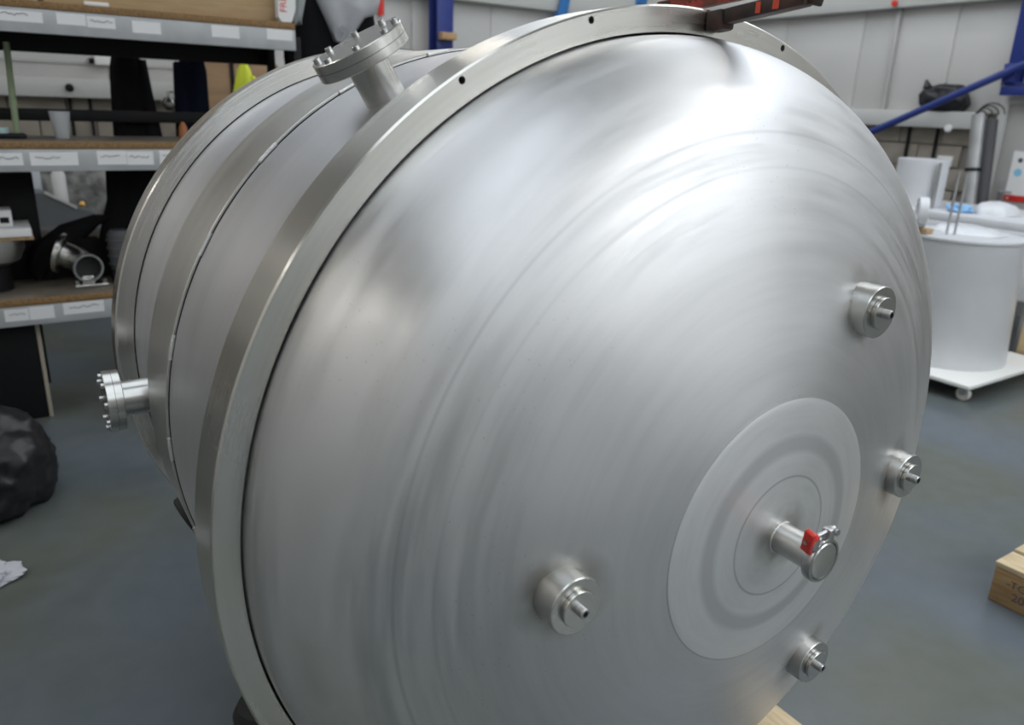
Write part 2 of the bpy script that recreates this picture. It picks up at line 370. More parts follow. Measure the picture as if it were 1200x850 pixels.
# rooflights and lamps (the hall's light)
for i, (x, y, pw) in enumerate([(4.0, -6.4, 2.0), (4.0, -2.2, .8), (4.0, 2.0, .62), (4.0, 6.0, .75), (-1.2, -5.2, .5), (-1.2, -1.0, .20), (-1.2, 4.0, .14)]):
    wd = 1.7 if x > 0 else 1.1
    rl = MB().box((x-wd, y-2.0, ZC-.03), (x+wd, y+2.0, ZC-.001), 0.004).build('rooflight', M_sky)
    tag(rl, 'translucent daylight sheet set in the ceiling', 'rooflight', 'rooflights in the ceiling')
    ld = bpy.data.lights.new('daylight', 'AREA'); ld.shape = 'RECTANGLE'; ld.size = wd*2-.1; ld.size_y = 3.9; ld.energy = ROOF_W*pw; ld.color = (0.88, 0.94, 1.0)
    lo = bpy.data.objects.new('daylight', ld); C.objects.link(lo); lo.location = (x, y, ZC-.04)
def batten(x, y, pw=1):
    t = thing('batten_lamp', (x, y, 4.3), 'long white batten lamp hung under the ceiling', 'lamp', 'batten lamps under the ceiling')
    MB().box((x-.08, y-.75, 4.3), (x+.08, y+.75, 4.36), 0.006).build('lamp_body', M_lampbody, t)
    MB().box((x-.065, y-.74, 4.285), (x+.065, y+.74, 4.2995), 0.004).build('diffuser', M_diff, t)
    for dy in (-.6, .6): MB().cyl((x, y+dy, 4.36), (x, y+dy, ZC), .004, 8).build('hanger_rod', M_galv, t)
    ld = bpy.data.lights.new('lamp_light', 'AREA'); ld.shape = 'RECTANGLE'; ld.size = .14; ld.size_y = 1.46; ld.energy = LAMP_W*pw; ld.color = (1.0, 0.96, 0.90)
    lo = bpy.data.objects.new('lamp_light', ld); C.objects.link(lo); lo.location = (x, y, 4.275)
for x in (-5.0, 1.9, 6.2):
    for y in (-6.4, -3.0, 0.2, 3.6, 6.6): batten(x, y, (.6 if y < 3 else .85) if x < 0 else (.12 if x > 5 else (.9 if y < 0 else .3)))

# ================================================================== THE VESSEL
V = thing('pressure_vessel', (0, 1.5, 0), 'huge brushed stainless steel vessel lying on its side, domed end outward', 'vessel')
YF, YFR = 1.042, 1.144                          # front flange faces
Rs, kn, Rc, ts = .8035, .212, 1.64, 1.047       # torispherical head
a_ = Rs-kn; hh = math.sqrt((Rc-kn)**2-a_*a_); tc_ = ts+hh; sj = a_*Rc/(Rc-kn); tj = tc_-math.sqrt(Rc*Rc-sj*sj)
def dome_y(r):
    if r <= sj: return tc_-math.sqrt(Rc*Rc-r*r)
    return ts-math.sqrt(max(kn*kn-(r-a_)**2, 0))
AX = (0, 1, 0); O_ = (0, 0, AXZ); PADR = .245
prof = [(PADR, dome_y(PADR))]
for i in range(1, 26): r = PADR+(sj-PADR)*i/25; prof.append((r, dome_y(r)))
aj = math.acos((sj-a_)/kn)
for i in range(1, 25): t = aj*(1-i/24); prof.append((a_+kn*math.cos(t), ts-kn*math.sin(t)))
prof += [(Rs, 1.09)]
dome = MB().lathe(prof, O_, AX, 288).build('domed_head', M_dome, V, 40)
pp = [(0, dome_y(0)-.0005)]+[(PADR*i/20, dome_y(PADR*i/20)-.0005) for i in range(1, 20)]+[(PADR-.0005, dome_y(PADR)-.0004), (PADR, dome_y(PADR)-.0002), (PADR, dome_y(PADR)+.003)]
pad = MB().lathe(pp, O_, AX, 160).build('crown_disc', M_pad, V, 40)

def cut_holes(ob, cutters):
    """bolt holes: boolean difference, applied"""
    for c in cutters:
        md = ob.modifiers.new('cut', 'BOOLEAN'); md.operation = 'DIFFERENCE'; md.object = c; md.solver = 'EXACT'
    dg = bpy.context.evaluated_depsgraph_get(); dg.update()
    me = bpy.data.meshes.new_from_object(ob.evaluated_get(dg)); ob.modifiers.clear(); ob.data = me
    me.polygons.foreach_set('use_smooth', [True]*len(me.polygons)); me.set_sharp_from_angle(angle=R_(30))
    for c in cutters: bpy.data.objects.remove(c)
RF = .85
ff = MB().lathe([(.8078, YF), (RF-.003, YF), (RF, YF+.003), (RF, YFR-.003), (RF-.003, YFR), (.8078, YFR)], O_, AX, 288, close=True).build('front_flange', M_flange, V, 25)
cs = []
for a in (121.84, 104.6, 72.6, 57.5):
    p = Vector((.8385*math.cos(R_(a)), YF, AXZ+.8385*math.sin(R_(a))))
    cs.append(MB().cyl(p-Vector((0, .02, 0)), p+Vector((0, .03, 0)), .0058, 20).build('cutter', M_hole, None, 30))
cut_holes(ff, cs)
for a in (121.84, 104.6, 72.6, 57.5):
    p = Vector((.8385*math.cos(R_(a)), YF, AXZ+.8385*math.sin(R_(a))))
    MB().cyl(p+Vector((0, .018, 0)), p+Vector((0, .029, 0)), .0054, 16).build('hole_shade', M_hole, ff)  # dark disc stands in for the shade at the hole's bottom
gk = MB().lathe([(.8036, 1.075), (.8077, 1.075), (.8077, 1.085), (.8036, 1.085)], O_, AX, 200, close=True).build('gasket', M_rubber, V)

RS = .779
shell = MB().lathe([(.80, 1.142), (.80, 1.3), (.80, 1.45), (.80, 1.615), (.80, 1.7), (RS, 1.7), (RS, 1.9), (RS, 2.195)], O_, AX, 256).build('shell', M_shell, V, 30)
band = MB().lathe([(.7998, 1.613), (.8055, 1.613), (.807, 1.6145), (.807, 1.8235), (.8055, 1.825), (RS, 1.825)], O_, AX, 256).build('stiffening_band', M_band, V, 25)
for k in range(-1, 9):                            # stitch welds along the band's front edge
    a0 = R_(101.2+15.75*k); pts = [((.8045)*math.cos(a0+R_(3.6)*j/8), 1.6115, AXZ+(.8045)*math.sin(a0+R_(3.6)*j/8)) for j in range(9)]
    MB().tube(pts, .0042, 8).build('stitch_weld', M_weld, band)
rf = MB().lathe([(RS, 2.19), (.822, 2.19), (.826, 2.194), (.826, 2.262), (.822, 2.266), (RS, 2.266)], O_, AX, 256).build('rear_flange', M_rim, V, 25)
rp_ = [(RS, 2.266), (RS, 2.29)]
for i in range(1, 13): t = PI/2*i/12; rp_.append((RS*math.cos(t), 2.29+.27*math.sin(t)))
rp_[-1] = (0, 2.56)
MB().lathe(rp_, O_, AX, 128).build('rear_head', M_shell, V, 40)
MB().lathe([(RS-.0005, 2.1885), (RS+.0025, 2.1875), (RS+.0025, 2.1895)], O_, AX, 200).build('seam_sealant', M_rubber, V)
MB().lathe([(.7995, 1.6118), (.8018, 1.6112), (.8018, 1.6129)], O_, AX, 200).build('band_seam', M_rubber, V)
MB().lathe([(.8005, 1.1435), (.804, 1.1445), (.8005, 1.149)], O_, AX, 200).build('flange_weld', M_weld, V)

def radial_nozzle(ang, y, L0, L1, rt_, rfl, nb, cap_m=None, phase=0.0, th=.032):
    e = Vector((math.cos(R_(ang)), 0, math.sin(R_(ang)))); c = Vector((0, y, AXZ))
    u = Vector((0, 1, 0)); w_ = e.cross(u)
    tb = MB().lathe([(rt_, .77), (rt_, L0), (rt_-.006, L0), (rt_-.006, .77)], c, e, 48, close=True).build('nozzle', M_fit, V)
    if cap_m: MB().lathe([(0, L0), (rfl, L0), (rfl, L1-.004), (rfl-.004, L1), (0, L1)], c, e, 40).build('protective_cap', cap_m, tb); return tb
    hm = L0+(L1-L0)*.5
    MB().lathe([(rt_-.006, L0), (rfl-.0015, L0), (rfl, L0+.0015), (rfl, hm-.0008), (rt_-.006, hm-.0008)], c, e, 64, close=True).build('nozzle_flange', M_fit, tb)
    MB().lathe([(0, hm), (rfl, hm), (rfl, L1-.0015), (rfl-.0015, L1), (0, L1)], c, e, 64).build('blank_cover', M_fit, tb)
    for k in range(nb):
        a = 2*PI*k/nb+phase; p = c+(u*math.cos(a)+w_*math.sin(a))*(rfl-.011)
        MB().lathe([(0, L1), (.0062, L1), (.0062, L1+.0062), (.0054, L1+.007), (.0034, L1+.007), (.0034, L1+.002), (0, L1+.002)], p, e, 16).build('bolt', M_bolt, tb)
    return tb
radial_nozzle(121.0, 1.377, .872, .905, .038, .087, 8, phase=.35)
radial_nozzle(180.6, 1.923, .853, .888, .042, .072, 8, phase=.2)
radial_nozzle(206.0, 1.93, .805, .826, .045, .056, 0, cap_m=M_rubber)

def dome_socket(ang, rad=.42):
    x, z = rad*math.cos(R_(ang)), AXZ+rad*math.sin(R_(ang)); y = dome_y(rad); d = (0, -1, 0)
    body = MB().lathe([(.046, -.03), (.046, .031), (.0445, .0325), (.0305, .0325), (.0305, .0315), (0, .0315)], (x, y, z), d, 56).build('sensor_socket', M_fit, V)
    MB().lathe([(.0285, .031), (.0285, .0395), (.0275, .0405), (0, .0405)], (x, y, z), d, 40).build('plug_disc', M_fit, body)
    MB().lathe([(.0085, .040), (.0085, .0525), (.0075, .0535), (.005, .0535), (.005, .045), (0, .045)], (x, y, z), d, 24).build('stub_pipe', M_bolt, body)
    MB().lathe([(0, .0455), (.0049, .0455)], (x, y, z), d, 16).build('bore', M_hole, body)
for a in (180, 60, 0, -60): dome_socket(a)

# centre port with clamp and red wing nut
y0 = dome_y(0)
port = MB().lathe([(.0275, .0), (.0275, .066), (.0345, .0735), (.0345, .077), (.022, .077), (.022, .0)], (0, y0, AXZ), (0, -1, 0), 56, close=True).build('centre_port', M_fit, V)
MB().lathe([(.0275, -.001), (.0295, .001), (.0275, .003)], (0, y0, AXZ), (0, -1, 0), 48).build('weld_bead', M_weld, port)
MB().lathe([(0, .078), (.0345, .078), (.0345, .0815), (.030, .086), (.02, .0885), (0, .0892)], (0, y0, AXZ), (0, -1, 0), 56).build('blank_cap', M_fit, port)
clampr = MB().lathe([(.0335, .0705), (.038, .0705), (.039, .0745), (.039, .0815), (.0375, .0855), (.0335, .0855)], (0, y0, AXZ), (0, -1, 0), 56, close=True).build('clamp_ring', M_bolt, port)
yc = y0-.078
def rotp(x, z): return Vector((x, yc, AXZ+z))
MB().box(rotp(-.0325, .028)-Vector((.004, .008, 0)), rotp(-.0325, .028)+Vector((.012, .008, .018)), .002).build('clamp_lug', M_bolt, port)
MB().box(rotp(.0085, .034)-Vector((.006, .008, .004)), rotp(.0085, .034)+Vector((.008, .008, .02)), .002).build('clamp_lug', M_bolt, port)
MB().tube([rotp(-.05, .045), rotp(-.02, .0475), rotp(.024, .051)], .0036, 10).build('clamp_bolt', M_bolt, port)
MB().cyl(rotp(.024, .0445)-Vector((0, .008, 0)), rotp(.024, .0445)+Vector((0, .008, 0)), .006, 14).build('hinge_pin', M_bolt, port)
wn = MB(); mt = Matrix.Translation(rotp(-.040, .0455)) @ Matrix.Rotation(R_(14), 4, 'X') @ Matrix.Rotation(R_(-14), 4, 'Y')
wn.box((-.005, -.009, -.024), (.005, .009, .020), .002, mt); wn.lathe([(0, 0), (.0085, 0), (.0068, .016), (0, .016)], rotp(-.038, .0455), (1, 0, .08), 18)
wn.build('wing_nut', M_red, port)

# steel cradle on castors below the shell
K = thing('vessel_cradle', (0, 1.7, 0), 'black steel cradle on castors beneath the steel vessel', 'cradle')
for y in (1.36, 2.02):
    rr_ = .801 if y < 1.6 else RS*1.001
    poly = [(-.47, .20), (.47, .20)]
    poly += [(rr_*math.sin(R_(t)), AXZ-rr_*math.cos(R_(t))) for t in range(34, -35, -4)]
    MB().prism(poly, y-.03, y+.03, 'xz').build('saddle', M_black, K, 30)
for x in (-.44, .44): MB().box((x-.03, 1.27, .142), (x+.03, 2.2, .20), .004).build('rail', M_black, K)
for x in (-.44, .44):
    for y in (1.34, 2.1):
        f = MB().box((x-.035, y-.035, .128), (x+.035, y+.035, .142), .003)
        for s in (-1, 1): f.box((x+s*.028-.003, y-.025, .055), (x+s*.028+.003, y+.025, .13))
        f = f.build('castor', M_galv, K)
        MB().lathe([(.012, -.022), (.055, -.022), (.06, -.015), (.06, .015), (.055, .022), (.012, .022)], (x, y, .06), (1, 0, 0), 32, close=True).build('wheel', M_rubber, f)
tag(MB().box((.44+.05, .50, 0), (.64, 1.9, .118), .004).build('timber_bearer', M_woodtop), 'pale timber bearer lying on the floor under the vessel', 'timber')
bgm = MB().lathe([(0, 0), (.075, .0), (.088, .02), (.09, .05), (.075, .082), (.05, .092), (0, .094)], (-.595, 1.87, 0), (0, 0, 1), 32)
tag(bgm.build('rubber_foot_pad', M_rubber), 'round black rubber pad on the floor beside the vessel', 'rubber pad')

# clamp over the flange rim
G = thing('flange_clamp', (.06, 1.0, 1.8785), 'dark steel clamp with red paint gripping the top of the flange', 'clamp')
M_clampd = mat('clamp_dark', (0.022, 0.018, 0.017), 0.5, 0.3, (0.06, 0.03, 0.022), 30)
M_clampr = mat('clamp_red', (0.40, 0.035, 0.02), 0.45, 0, (0.12, 0.03, 0.02), 25)
def beam(a, b, wv, hv, name, m, par, bev=.003):
    a, b = Vector(a), Vector(b); d = (b-a); L = d.length; q = d.to_track_quat('Y', 'Z').to_matrix().to_4x4(); q.translation = a
    return MB().box((-wv/2, 0, -hv/2), (wv/2, L, hv/2), bev, q).build(name, m, par)
beam((.056, 1.0415, 1.879), (.056, 1.006, 1.882), .036, .034, 'foot', M_clampd, G, .006)
arm = beam((.056, 1.008, 1.886), (.075, .862, 1.906), .026, .024, 'arm', M_clampd, G)
for t, s in ((.45, .014), (.66, .018)):
    p = Vector((.056, 1.008, 1.886)).lerp(Vector((.075, .862, 1.906)), t)
    MB().box(p+Vector((-.0135, -s/2, -.008)), p+Vector((-.0128, s/2, .009))).build('red_paint_patch', mat('bright_red_paint', (.55, .06, .02), .5), arm)
beam((.083, 1.20, 1.914), (.098, .84, 1.944), .03, .024, 'frame_bar', M_clampr, G)
sb = MB(); n_t = 22                                 # toothed bar
p0, p1 = Vector((.062, 1.16, 1.906)), Vector((.078, .86, 1.929)); dv_ = p1-p0; q = dv_.to_track_quat('Y', 'Z').to_matrix().to_4x4(); q.translation = p0
Lb = dv_.length; poly = [(0, -.006), (Lb, -.006)]
for k in range(n_t, 0, -1): poly += [(Lb*k/n_t, .004), (Lb*(k-.5)/n_t, .008), (Lb*(k-.5)/n_t, .004)]
poly.append((0, .004))
sb.prism(poly, -.006, .006, 'yz'); sb.v = [q @ v for v in sb.v]; sb.build('toothed_bar', M_clampr, G, 0)
beam((.081, 1.178, 1.925), (.081, 1.172, 1.862), .03, .026, 'rear_jaw', M_clampd, G)
beam((.078, 1.161, 1.872), (.078, 1.1455, 1.872), .02, .02, 'rear_pad', M_clampd, G, .002)
beam((.088, .868, 1.897), (.090, .855, 1.955), .034, .024, 'front_post', M_clampd, G)

# ================================================================== RACK (left)
RX0, RX1, RY0, RY1 = -2.2, .505, 4.6, 5.2
K2 = thing('storage_rack', (-.85, 4.9, 0), 'grey steel storage rack with chipboard shelves and paper labels', 'rack')
LV = [(.560, .665), (1.337, 1.447), (1.980, 2.090)]
def scribble(parent, x0, x1, z, y):
    n = max(6, int((x1-x0)/.011)); pts = []
    for i in range(n+1): pts.append((x0+(x1-x0)*i/n, y, z+random.uniform(-.006, .009)))
    MB().tube(pts, .0016, 5).build('handwriting', M_ink, parent)
LAB = {2: [(-.93, -.72, 2.026, 2.074, -.89, -.78), (-.663, -.537, 2.028, 2.079, None, None), (-.533, -.407, 2.024, 2.075, -.52, -.42), (-.332, -.197, 2.014, 2.07, None, None), (.053, .197, 2.022, 2.08, None, None), (.345, .487, 2.03, 2.085, None, None)],
       1: [(-1.02, -.892, 1.368, 1.427, -1.0, -.91), (-.862, -.652, 1.366, 1.43, -.84, -.73), (-.565, -.428, 1.368, 1.436, -.55, -.46), (-.426, -.298, 1.366, 1.434, -.415, -.32), (-.268, -.13, 1.368, 1.438, -.25, -.18)],
       0: [(-1.081, -.975, .59, .652, -1.06, -.99), (-.972, -.86, .588, .655, None, None), (-.818, -.625, .598, .66, -.79, -.65)]}
for i, (z0, z1) in enumerate(LV):
    fb = MB().box((RX0, RY0, z0), (RX1, RY0+.03, z1-.002), .003).build('front_beam', M_lip, K2)
    MB().box((RX0, RY1-.03, z0-(.065 if i == 2 else 0)), (RX1, RY1, z1-.002), .003).build('rear_beam', M_black, K2)
    MB().box((RX0, RY0-.002, z1), (RX1, RY1, z1+.034), .002).build('shelf_board', M_chip, K2)
    MB().box((RX0+.002, RY0+.012, z1+.034), (RX1-.002, RY1, z1+.035)).build('board_liner', M_chiptop, K2, 0)
    MB().box((RX0, RY0+.031, z1-.03), (RX1, RY1-.031, z1-.001)).build('deck_shade', M_black, K2, 0)  # black sheet painting in the shade under the shelf board
    for (x0, x1, za, zb, s0, s1) in LAB[i]:
        lb = MB().box((x0, RY0-.0012, za), (x1, RY0-.0001, zb)).build('shelf_label', M_label, fb, 0)
        if s0 is not None: scribble(lb, s0, s1, (za+zb)/2+.006, RY0-.002)
for x in (RX0+.0, RX1-.004):
    for y in (RY0+.035, RY1-.075): MB().box((x, y, 0), (x+.045, y+.04, 2.055), .003).build('upright', M_black, K2)
MB().box((RX0, RY1+.001, 1.56), (RX1, RY1+.021, 1.625), .003).build('back_rail', M_black, K2)

# on the top shelf
t = thing('cardboard_box', (-.13, 4.9, 2.127), 'long brown cardboard box on the top shelf of the rack', 'box')
MB().box((-.70, 4.68, 2.127), (.45, 5.1, 2.40), .006).build('carton', M_card, t)
MB().box((-.70, 4.87, 2.4002), (.45, 4.92, 2.4012)).build('packing_tape', mat('tape_brown', (.42, .27, .12), .3), t, 0)
t = thing('cardboard_box', (-1.05, 4.9, 2.127), 'short brown cardboard box at the far end of the top shelf', 'box')
MB().box((-1.32, 4.70, 2.127), (-.74, 5.1, 2.36), .006).build('carton', M_card, t)
MB().box((-1.32, 4.87, 2.3602), (-.74, 4.92, 2.3612)).build('packing_tape', MATS['tape_brown'], t, 0)
for x0, x1, lb in ((-.53, -.42, 'small white paper tag on the top shelf edge before the long box'),):
    tag(MB().box((x0, 4.64, 2.127), (x1, 4.676, 2.145), .003).build('paper_pad', M_white), lb, 'paper pad')
t = thing('white_carton', (.465, 4.66, 2.127), 'tall white carton with red lettering on the top shelf edge', 'carton')
MB().prism([(.435, 2.127), (.492, 2.127), (.517, 2.2), (.517, 2.42), (.42, 2.42), (.42, 2.15)], 4.61, 4.672, 'xz').build('carton', M_white, t)
text_mesh('FRE', .052, .0006, 'red_lettering', M_red, t, Matrix.Translation((.449, 4.609, 2.215)) @ Matrix.Rotation(PI/2, 4, 'X') @ Matrix.Rotation(PI/2, 4, 'Z'))
lf = MB().loft([(.55, 4.68, 2.132, .02, .03), (.545, 4.68, 2.16, .028, .04), (.56, 4.68, 2.26, .036, .045), (.565, 4.68, 2.42, .04, .05)], 20, .12, 4, .4)
tag(lf.build('plastic_sheet_roll', mat('grey_plastic', (.35, .38, .38), .3)), 'rolled grey plastic sheet beside the white carton', 'plastic roll')
# clothes hanging on the rack's end
hk = thing('hanging_jacket', (.74, 4.86, 1.85), 'black jacket over a grey top hung on the rack end', 'jacket')
MB().loft([(.66, 4.86, 1.80, .13, .07), (.68, 4.86, 1.95, .16, .085), (.69, 4.86, 2.1, .165, .09), (.70, 4.86, 2.25, .15, .085), (.72, 4.86, 2.40, .11, .06), (.73, 4.86, 2.46, .05, .04)], 40, .05, 6, .3).build('jacket_body', M_cloth, hk, 60)
gtop = [(.69, 2.42), (1.02, 2.42), (1.085, 2.31), (1.06, 2.225), (.99, 2.20), (.90, 2.085), (.86, 2.05), (.80, 2.06), (.765, 2.14), (.70, 2.27)]
gm = MB(); nseg = len(gtop); gv = []; cxg, czg = .87, 2.26
rows = 6
for j in range(rows+1):
    q_ = j/rows
    for (gx, gz) in gtop:
        x, z = cxg+(gx-cxg)*q_, czg+(gz-czg)*q_
        gv.append((x, 4.70+.05*q_*q_+.012*math.sin(x*38+z*9), z))
fs = []
for j in range(rows):
    for k in range(nseg):
        k2 = (k+1) % nseg; fs.append((j*nseg+k, j*nseg+k2, (j+1)*nseg+k2, (j+1)*nseg+k))
back = [(x, y+.03+.05*(1), z) for x, y, z in gv[-nseg:]]; ob_ = len(gv); gv += back
for k in range(nseg): k2 = (k+1) % nseg; fs.append((rows*nseg+k, rows*nseg+k2, ob_+k2, ob_+k))
fs.append(tuple(range(ob_, ob_+nseg)))
gm.add(gv, fs); g = gm.build('grey_top', M_greycloth, hk, 60)
text_mesh('9/', .10, .0006, 'print', mat('print_grey', (.30, .30, .33), .8), g, Matrix.Translation((.845, 4.712, 2.105)) @ Matrix.Rotation(PI/2, 4, 'X'))
MB().loft([(.98, 4.83, 1.98, .05, .04), (1.0, 4.83, 2.08, .065, .05), (1.01, 4.83, 2.18, .07, .055), (1.0, 4.83, 2.3, .06, .05)], 24, .06, 5, 1.1).build('sleeve', M_cloth, hk, 60)
MB().loft([(.86, 4.87, 1.86, .12, .05), (.87, 4.87, 2.0, .14, .06), (.88, 4.87, 2.12, .13, .06)], 28, .06, 5, .7).build('jacket_front', M_cloth, hk, 60)
MB().tube([(.55, 4.86, 2.44), (.73, 4.86, 2.47), (.74, 4.86, 2.53), (.70, 4.86, 2.54)], .006, 8).build('hook', M_black, hk)

# coats behind the rack
def coat(name, label, m, cx, w0, w1, ztop, zbot, y, ph, group=None):
    t = thing(name, (cx, y, zbot), label, 'coat', group); secs = []
    for j in range(9):
        q_ = j/8; z = zbot+(ztop-zbot)*q_; wv = w1+(w0-w1)*q_**1.3
        if j == 8: wv *= .75
        secs.append((cx+.012*math.sin(q_*5+ph), y, z, wv, .07*(.7+.3*q_)))
    MB().loft(secs, 36, .05, 6, ph).build('coat_body', m, t, 60)
    s = -1 if ph > 1 else 1
    MB().loft([(cx+s*w1*.75, y-.05, zbot+.18, .04, .045), (cx+s*w1*.7, y-.05, zbot+.4, .05, .05), (cx+s*w0*.9, y-.02, ztop-.25, .045, .05), (cx+s*w0*.8, y, ztop-.08, .04, .04)], 20, .05, 4, ph).build('sleeve', m, t, 60)
    MB().tube([(cx, y, ztop-.01), (cx, y, ztop+.03), (cx, y-.06, ztop+.045), (cx, y-.126, ztop+.04)], .006, 8).build('hook', M_black, t)
    return t
coat('hanging_coat', 'black work coat hung behind the rack above the plastic cup', M_cloth, -.265, .075, .15, 1.99, .95, 5.33, .2)
coat('hanging_coat', 'navy work coat hung behind the rack beside the black one', M_navy, .085, .075, .125, 1.99, .95, 5.33, 2.2)
#cu_ = MB().loft([(-.235, 5.28, 1.40, .035, .03), (-.07, 5.27, 1.47, .03, .03), (-.06, 5.27, 1.55, .026, .024), (-.065, 5.27, 1.585, .01, .01)], 18, .05, 3, .2)

# on the middle shelf
t = thing('measuring_cup', (-.69, 4.85, 1.484), 'clear plastic cup with greenish liquid on the middle shelf', 'cup')
M_clear = mat('clear_plastic', (.82, .84, .86), .25, trans=.6)
MB().lathe([(0, .0), (.034, 0), (.05, .135), (.052, .137), (.047, .135), (.032, .004), (0, .004)], (-.69, 4.85, 1.484), (0, 0, 1), 36).build('cup_wall', M_clear, t)
MB().lathe([(0, .005), (.031, .005), (.036, .05), (0, .05)], (-.69, 4.85, 1.484), (0, 0, 1), 32).build('liquid', mat('green_liquid', (.45, .48, .25), .3), t)
t = thing('flat_tool_case', (-.98, 4.9, 1.484), 'flat black tool case with a pale bottle lid on the middle shelf', 'case')
MB().box((-1.16, 4.82, 1.484), (-.85, 4.98, 1.505), .008).build('case_body', M_black, t)
MB().cyl((-.96, 4.9, 1.505), (-.96, 4.9, 1.535), .035, 24, bev=.004).build('lid', mat('teal_pale', (.45, .62, .62), .3), t)
tag(MB().cyl((-.885, 5.1, 1.484), (-.868, 5.12, 1.955), .016, 18).build('green_pole', mat('pale_green', (.33, .42, .25), .5)), 'pale green pole standing upright on the middle shelf', 'pole')
t = thing('orange_bottle', (-.058, 5.0, 1.484), 'small orange-brown tapered bottle on the middle shelf', 'bottle')
MB().lathe([(0, 0), (.026, 0), (.028, .01), (.022, .06), (.010, .088), (0, .09)], (-.058, 5.0, 1.484), (0, 0, 1), 24).build('bottle_body', mat('orange_brown', (.45, .16, .05), .5), t)
t = thing('metal_valve', (-.075, 5.26, 1.626), 'small shiny metal valve between the two hanging coats', 'valve')
MB().lathe([(0, -.04), (.02, -.036), (.038, -.01), (.04, .01), (.025, .035), (.012, .042), (0, .043)], (-.075, 5.26, 1.668), (0, 0, 1), 24).build('valve_body', M_fit, t)
MB().tube([(-.075, 5.26, 1.70), (-.075, 5.26, 1.735), (-.045, 5.26, 1.74)], .008, 10).build('valve_stem', M_fit, t)

# on the bottom shelf
S0 = .702
t = thing('steel_dish', (-1.10, 4.9, S0), 'round dull steel dish end on the bottom shelf under a board', 'dish')
MB().lathe([(0, .0), (.08, .004), (.15, .04), (.178, .10), (.18, .16), (.172, .16), (.168, .10), (.14, .05), (.08, .015), (0, .01)], (-1.115, 4.9, S0+.12), (0, 0, 1), 56).build('dish_wall', M_band, t)
MB().lathe([(.10, 0), (.10, .14), (.092, .14), (.092, 0)], (-1.115, 4.9, S0), (0, 0, 1), 40, close=True).build('foot_ring', M_black, t)
zt = S0+.2805
tag(MB().box((-1.24, 4.72, zt), (-.895, 5.05, zt+.018), .003).build('wooden_board', M_wood), 'thin wooden board resting on the steel dish', 'board')
tag(MB().box((-1.22, 4.71, zt+.0185), (-.90, 5.03, zt+.06), .004).build('paper_stack', M_white), 'stack of white paper on the wooden board', 'paper')
t = thing('white_box', (-1.03, 4.88, zt+.061), 'small white box on top of the paper stack', 'box')
MB().box((-1.12, 4.80, zt+.061), (-.975, 4.96, zt+.145), .005).build('box_body', M_white, t)
MB().box((-1.03, 4.7985, zt+.08), (-.99, 4.7998, zt+.11)).build('box_mark', M_black, t, 0)
# pipe elbow with flange
t = thing('pipe_elbow', (-.69, 4.85, S0), 'shiny stainless pipe elbow with open end on the bottom shelf', 'pipe fitting')
pth = [(-.665, 4.715, .815), (-.672, 4.75, .818), (-.685, 4.79, .828), (-.705, 4.825, .845), (-.735, 4.85, .862), (-.765, 4.862, .875)]
eb = MB().tube(pth, .068, 36, cap=False).build('bend', M_fit, t, 60)
MB().lathe([(.066, 0), (.076, 0), (.076, .018), (.066, .018)], (-.664, 4.71, .815), (-.2, .98, .06), 40, close=True).build('rim', M_bolt, eb)
MB().lathe([(.0, .06), (.066, .06), (.066, .066), (0, .066)], (-.664, 4.71, .815), (-.2, .98, .06), 32).build('dark_inside', M_hole, eb)
fl_ = MB().lathe([(.05, 0), (.108, 0), (.11, .002), (.11, .022), (.05, .022)], (-.765, 4.862, .875), (-.88, .38, .3), 48, close=True).build('flange', M_fit, t)
ft = MB().box((-.74, 4.73, S0), (-.575, 4.84, S0+.02), .005).build('foot_plate', M_fit, t)
MB().box((-.70, 4.755, S0+.018), (-.64, 4.80, .765), .006).build('foot_post', M_fit, ft)
for x in (-.725, -.59): MB().cyl((x, 4.76, S0+.022), (x, 4.76, S0+.04), .011, 6).build('nut', M_bolt, ft)
hp = MB().loft([(-.40, 5.05, S0+.012, .16, .07), (-.41, 5.05, .85, .17, .075), (-.39, 5.05, 1.0, .15, .07), (-.37, 5.05, 1.15, .13, .07), (-.36, 5.05, 1.32, .13, .065)], 36, .07, 5, .8)
t = thing('black_cloth_drape', (-.5, 5.06, S0+.002), 'black cloth hanging and spread over the bottom shelf behind the elbow', 'cloth')
hp.build('hanging_fold', M_cloth, t, 60)
MB().loft([(-.89, 5.03, S0+.012, .02, .04), (-.88, 5.03, .78, .06, .05), (-.78, 5.03, .90, .12, .055), (-.66, 5.03, 1.0, .10, .055), (-.52, 5.03, 1.05, .06, .05)], 32, .06, 5, .1).build('spread_fold', M_cloth, t, 60)
MB().loft([(-.68, 5.03, S0+.012, .20, .06), (-.68, 5.03, .76, .19, .06), (-.68, 5.03, .85, .15, .055), (-.67, 5.03, .93, .09, .05)], 32, .05, 5, .5).build('heap', M_cloth, t, 60)
t = thing('motor_housing', (-.48, 4.86, S0), 'dull grey ribbed motor housing beside the pipe elbow', 'motor')
MB().lathe([(0, 0), (.06, 0), (.066, .01), (.066, .20), (.05, .225), (0, .23)], (-.475, 4.88, S0+.06), (0, 0, 1), 32).build('housing', mat('dull_grey', (.10, .10, .105), .45), t)
for k in range(4): MB().lathe([(.0665, 0), (.073, .002), (.073, .01), (.0665, .012)], (-.475, 4.88, S0+.09+k*.045), (0, 0, 1), 32).build('rib', MATS['dull_grey'], t)
MB().box((-.54, 4.82, S0), (-.41, 4.94, S0+.06), .006).build('base', M_black, t)
t = thing('black_cabinet', (-1.0, 5.06, S0), 'tall black steel box at the back of the bottom shelf', 'box')
MB().box((-1.35, 5.105, S0), (-.845, 5.165, 1.29), .006).build('cabinet_body', M_black, t)
MB().box((-1.3, 5.101, S0+.05), (-.87, 5.1045, 1.25), .001).build('cabinet_door', M_black, t)

